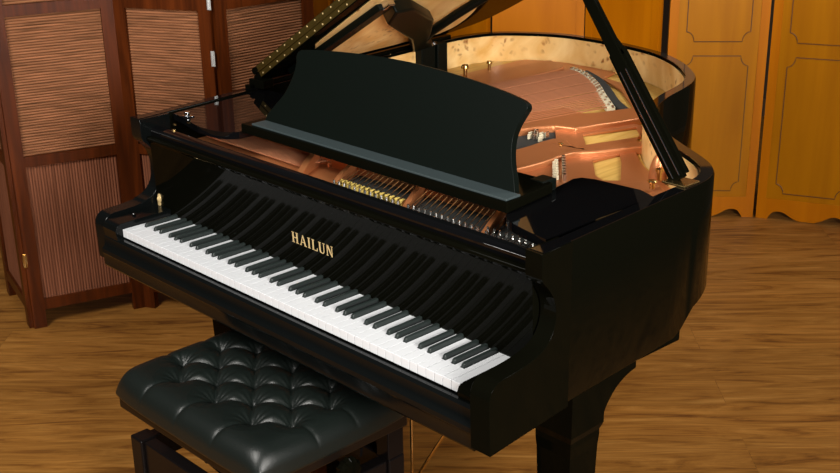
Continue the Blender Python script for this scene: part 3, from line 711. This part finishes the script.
# ---------------------------------------------------------------- folding screens
def plane_map(p0, p1, thick=.022):
    a = Vector((p0[0], p0[1], 0)); b = Vector((p1[0], p1[1], 0)); e = (b-a); Lh = e.length; e.normalize(); nrm = Vector((e.y, -e.x, 0))
    if nrm.y > 0 and abs(nrm.y) > abs(nrm.x): nrm = -nrm
    cam = Vector((2.6, -1.42, 0))
    if nrm.dot(cam-a) < 0: nrm = -nrm
    def F(s, z, d): q = a + e*s + nrm*d; return (q.x, q.y, z)     # d > 0 towards the viewer's side
    return F, Lh
def sbox(m, F, s0, s1, z0, z1, d0, d1):
    return m.prism([(s0, z0), (s1, z0), (s1, z1), (s0, z1)], F, d0, d1)
def cane_panel(root, p0, p1, dense=True):
    F, Lh = plane_map(p0, p1); g = .003; t = .012
    pan = sbox(MB(), F, g, .048, -.735, 1.02, -t, t)
    sbox(pan, F, Lh-.048, Lh-g, -.735, 1.02, -t, t)
    for z0, z1 in ((-.668, -.628), (-.134, -.098), (.383, .420), (.975, 1.02)): sbox(pan, F, .048, Lh-.048, z0, z1, -t+.001, t-.001)
    pn = pan.build('screen_panel', 'mahogany', root)
    for (z0, z1, vert) in ((-.628, -.134, True), (-.098, .383, False), (.420, .975, False)):
        sbox(MB(), F, .048, Lh-.048, z0, z1, -.004, -.002).build('reed_backing', 'cane_back', pn)
        m = MB(); pitch = .0096 if vert else .0094
        if vert:
            k = int((Lh-.096)/pitch); w = (Lh-.096)/k
            for i in range(k):
                a = .048+w*i; m.add([F(a+w*.06, z0, -.002), F(a+w*.28, z0, .0012), F(a+w*.72, z0, .0012), F(a+w*.94, z0, -.002), F(a+w*.06, z1, -.002), F(a+w*.28, z1, .0012), F(a+w*.72, z1, .0012), F(a+w*.94, z1, -.002)],
                                     [(0, 1, 5, 4), (1, 2, 6, 5), (2, 3, 7, 6)])
        else:
            k = int((z1-z0)/pitch); w = (z1-z0)/k
            for i in range(k):
                a = z0+w*i; s0, s1 = .048, Lh-.048
                m.add([F(s0, a+w*.06, -.002), F(s0, a+w*.28, .0012), F(s0, a+w*.72, .0012), F(s0, a+w*.94, -.002), F(s1, a+w*.06, -.002), F(s1, a+w*.28, .0012), F(s1, a+w*.72, .0012), F(s1, a+w*.94, -.002)],
                      [(0, 1, 5, 4), (1, 2, 6, 5), (2, 3, 7, 6)])
        me = bpy.data.meshes.new('reeds'); me.from_pydata(m.v, [], m.f)
        link_mesh('reed_insert', me, 'cane_v' if vert else 'cane', pn, smooth=True, angle=80)
    return pn, F, Lh
VA0 = (-1.535, .325); VA = (-1.152, .228); VB = (-1.030, .620); VC = (-.694, .792); VD = (-.690, 1.212)
CS = empty('rattan_folding_screen', (-1.1, .5, 0))
tag(CS, 'reddish brown wooden folding screen with woven reed panels, behind the bass end of the piano', 'folding screen')
pa = cane_panel(CS, VA0, VA); pb_ = cane_panel(CS, VA, VB); pc = cane_panel(CS, VB, VC); pd = cane_panel(CS, VC, VD)
def hinge(pn, F, s, z, mat):
    m = MB(); sbox(m, F, s-.007, s+.007, z-.026, z+.026, .0125, .0145)
    m.tube([F(s, z-.024, .016), F(s, z+.024, .016)], .004, 8).build('hinge', mat, pn[0], label='small metal hinge')
hinge(pb_, pb_[1], .003, -.47, 'brass'); hinge(pb_, pb_[1], .003, .80, 'brass')
hinge(pc, pc[1], pc[2]-.003, .415, 'satin'); hinge(pc, pc[1], pc[2]-.003, .225, 'satin')
def oct_(s0, s1, z0, z1, cs=.032, cz=.042):
    P_ = []
    def corner(cx, cz_, sx, sz):   # scooped corner, bulging toward the panel middle
        out = []
        for k in range(6):
            a = math.pi/2*k/5; out.append((cx+sx*cs*math.cos(a)*1.0, cz_+sz*cz*math.sin(a)))
        return out
    c = corner(s0, z0, 1, 1); P_ += [(s, z) for s, z in reversed(c)]
    c = corner(s1, z0, -1, 1); P_ += c
    c = corner(s1, z1, -1, -1); P_ += list(reversed(c))
    c = corner(s0, z1, 1, -1); P_ += c
    return P_
def wood_panel(root, p0, p1, carved=True):
    wm, rm = ('maple', 'maple_rail') if carved else ('maple_rail', 'maple_rail')
    F, Lh = plane_map(p0, p1); t = .014; g = .009
    h = [(g, -.735), (.058, -.735), (.064, -.722), (.080, -.702), (.105, -.696), (.130, -.702), (.160, -.720), (.190, -.7315)]
    half = smoothpts(h[1:], 3)
    bot = [(g, -.735)] + half + [(Lh-s, z) for s, z in reversed(half)] + [(Lh-g, -.735)]
    body = MB().prism(bot + [(Lh-g, 1.02), (g, 1.02)], F, -t, t)
    pn = body.build('screen_panel', wm, root, bevel=.002)
    ap = MB().prism(bot + [(Lh-g, -.640), (g, -.640)], F, t, t+.0022)
    sbox(ap, F, g, .046, -.640, 1.02, t, t+.0022); sbox(ap, F, Lh-.046, Lh-g, -.640, 1.02, t, t+.0022)
    ap.build('frame_rail', 'maple_rail', pn)
    if not carved: return pn
    s0, s1 = .083, Lh-.083
    for z0, z1 in ((-.613, -.013), (.048, .93)):
        pts = oct_(s0, s1, z0, z1)
        m = MB(); q = [F(s, z, t+.0005) for s, z in pts]; q.append(q[0])
        m.tube(q, .0021, 5, cap=False).build('carved_line', 'groove', pn)
    return pn
verts = [(.486, 3.219), (.076, 3.045), (-.245, 2.758), (-.668, 2.748), (-.975, 2.452), (-1.40, 2.440), (-1.70, 2.14), (-2.13, 2.13), (-2.44, 1.84)]
MS = empty('wooden_folding_screen', (-.3, 2.8, 0))
tag(MS, 'honey wooden folding screen with carved panel outlines, right of the piano tail', 'folding screen')
for a, b in zip(verts[1:3], verts[:2]): wood_panel(MS, a, b)
wood_panel(MS, (.486, 3.219), (.860, 2.985))
PS2 = empty('wooden_folding_screen', (-1.0, 2.6, 0))
tag(PS2, 'plain orange wooden folding screen without carving, between the rattan screen and the carved one', 'folding screen')
verts[2] = (-.262, 2.752)
for a, b in zip(verts[3:], verts[2:-1]): wood_panel(PS2, a, b, False)

# ---------------------------------------------------------------- light
def area(name, loc, target, size, size_y, power, color, spread=180):
    l = bpy.data.lights.new(name, 'AREA'); l.shape = 'RECTANGLE'; l.size = size; l.size_y = size_y; l.energy = power; l.color = color
    o = bpy.data.objects.new(name, l); COL.objects.link(o); o.location = loc
    l.spread = math.radians(spread); o.rotation_euler = (Vector(target)-Vector(loc)).to_track_quat('-Z', 'Y').to_euler(); return o
area('side_softbox', (4.3, -.9, 1.95), (.3, .9, .85), 1.3, 1.2, 78, (1, .96, .90), 95)
area('front_ceiling_light', (.7, -2.3, 3.2), (.5, .5, .7), 1.3, 1.3, 165, (1, .96, .90))
area('back_ceiling_light', (1.9, 2.6, 3.2), (1.2, 2.0, 0), 1.0, 1.0, 50, (1, .96, .9))
w = bpy.data.worlds.new('room_ambient'); SC.world = w; w.use_nodes = True
w.node_tree.nodes['Background'].inputs[0].default_value = (.9, .95, 1, 1); w.node_tree.nodes['Background'].inputs[1].default_value = .035

# ---------------------------------------------------------------- camera
R = [[0.69362713, 0.72014643, -0.01644776], [-0.24335842, 0.25576555, 0.93560711], [-0.67798089, 0.64495977, -0.35265963]]
cd = bpy.data.cameras.new('camera'); co = bpy.data.objects.new('camera', cd); COL.objects.link(co)
rt, up, fw = [Vector(r) for r in R]
mat = Matrix((rt, up, -fw)).transposed().to_4x4(); mat.translation = Vector((2.61759227, -1.42364579, 1.0502244+KZ))
co.matrix_world = mat
cd.sensor_width = 36; cd.lens = 1177.26/840*36; cd.clip_start = .05
SC.camera = co
SC.view_settings.view_transform = 'Standard'; SC.view_settings.look = 'None'; SC.view_settings.gamma = 1; SC.view_settings.use_curve_mapping = False
SC.view_settings.exposure = 0
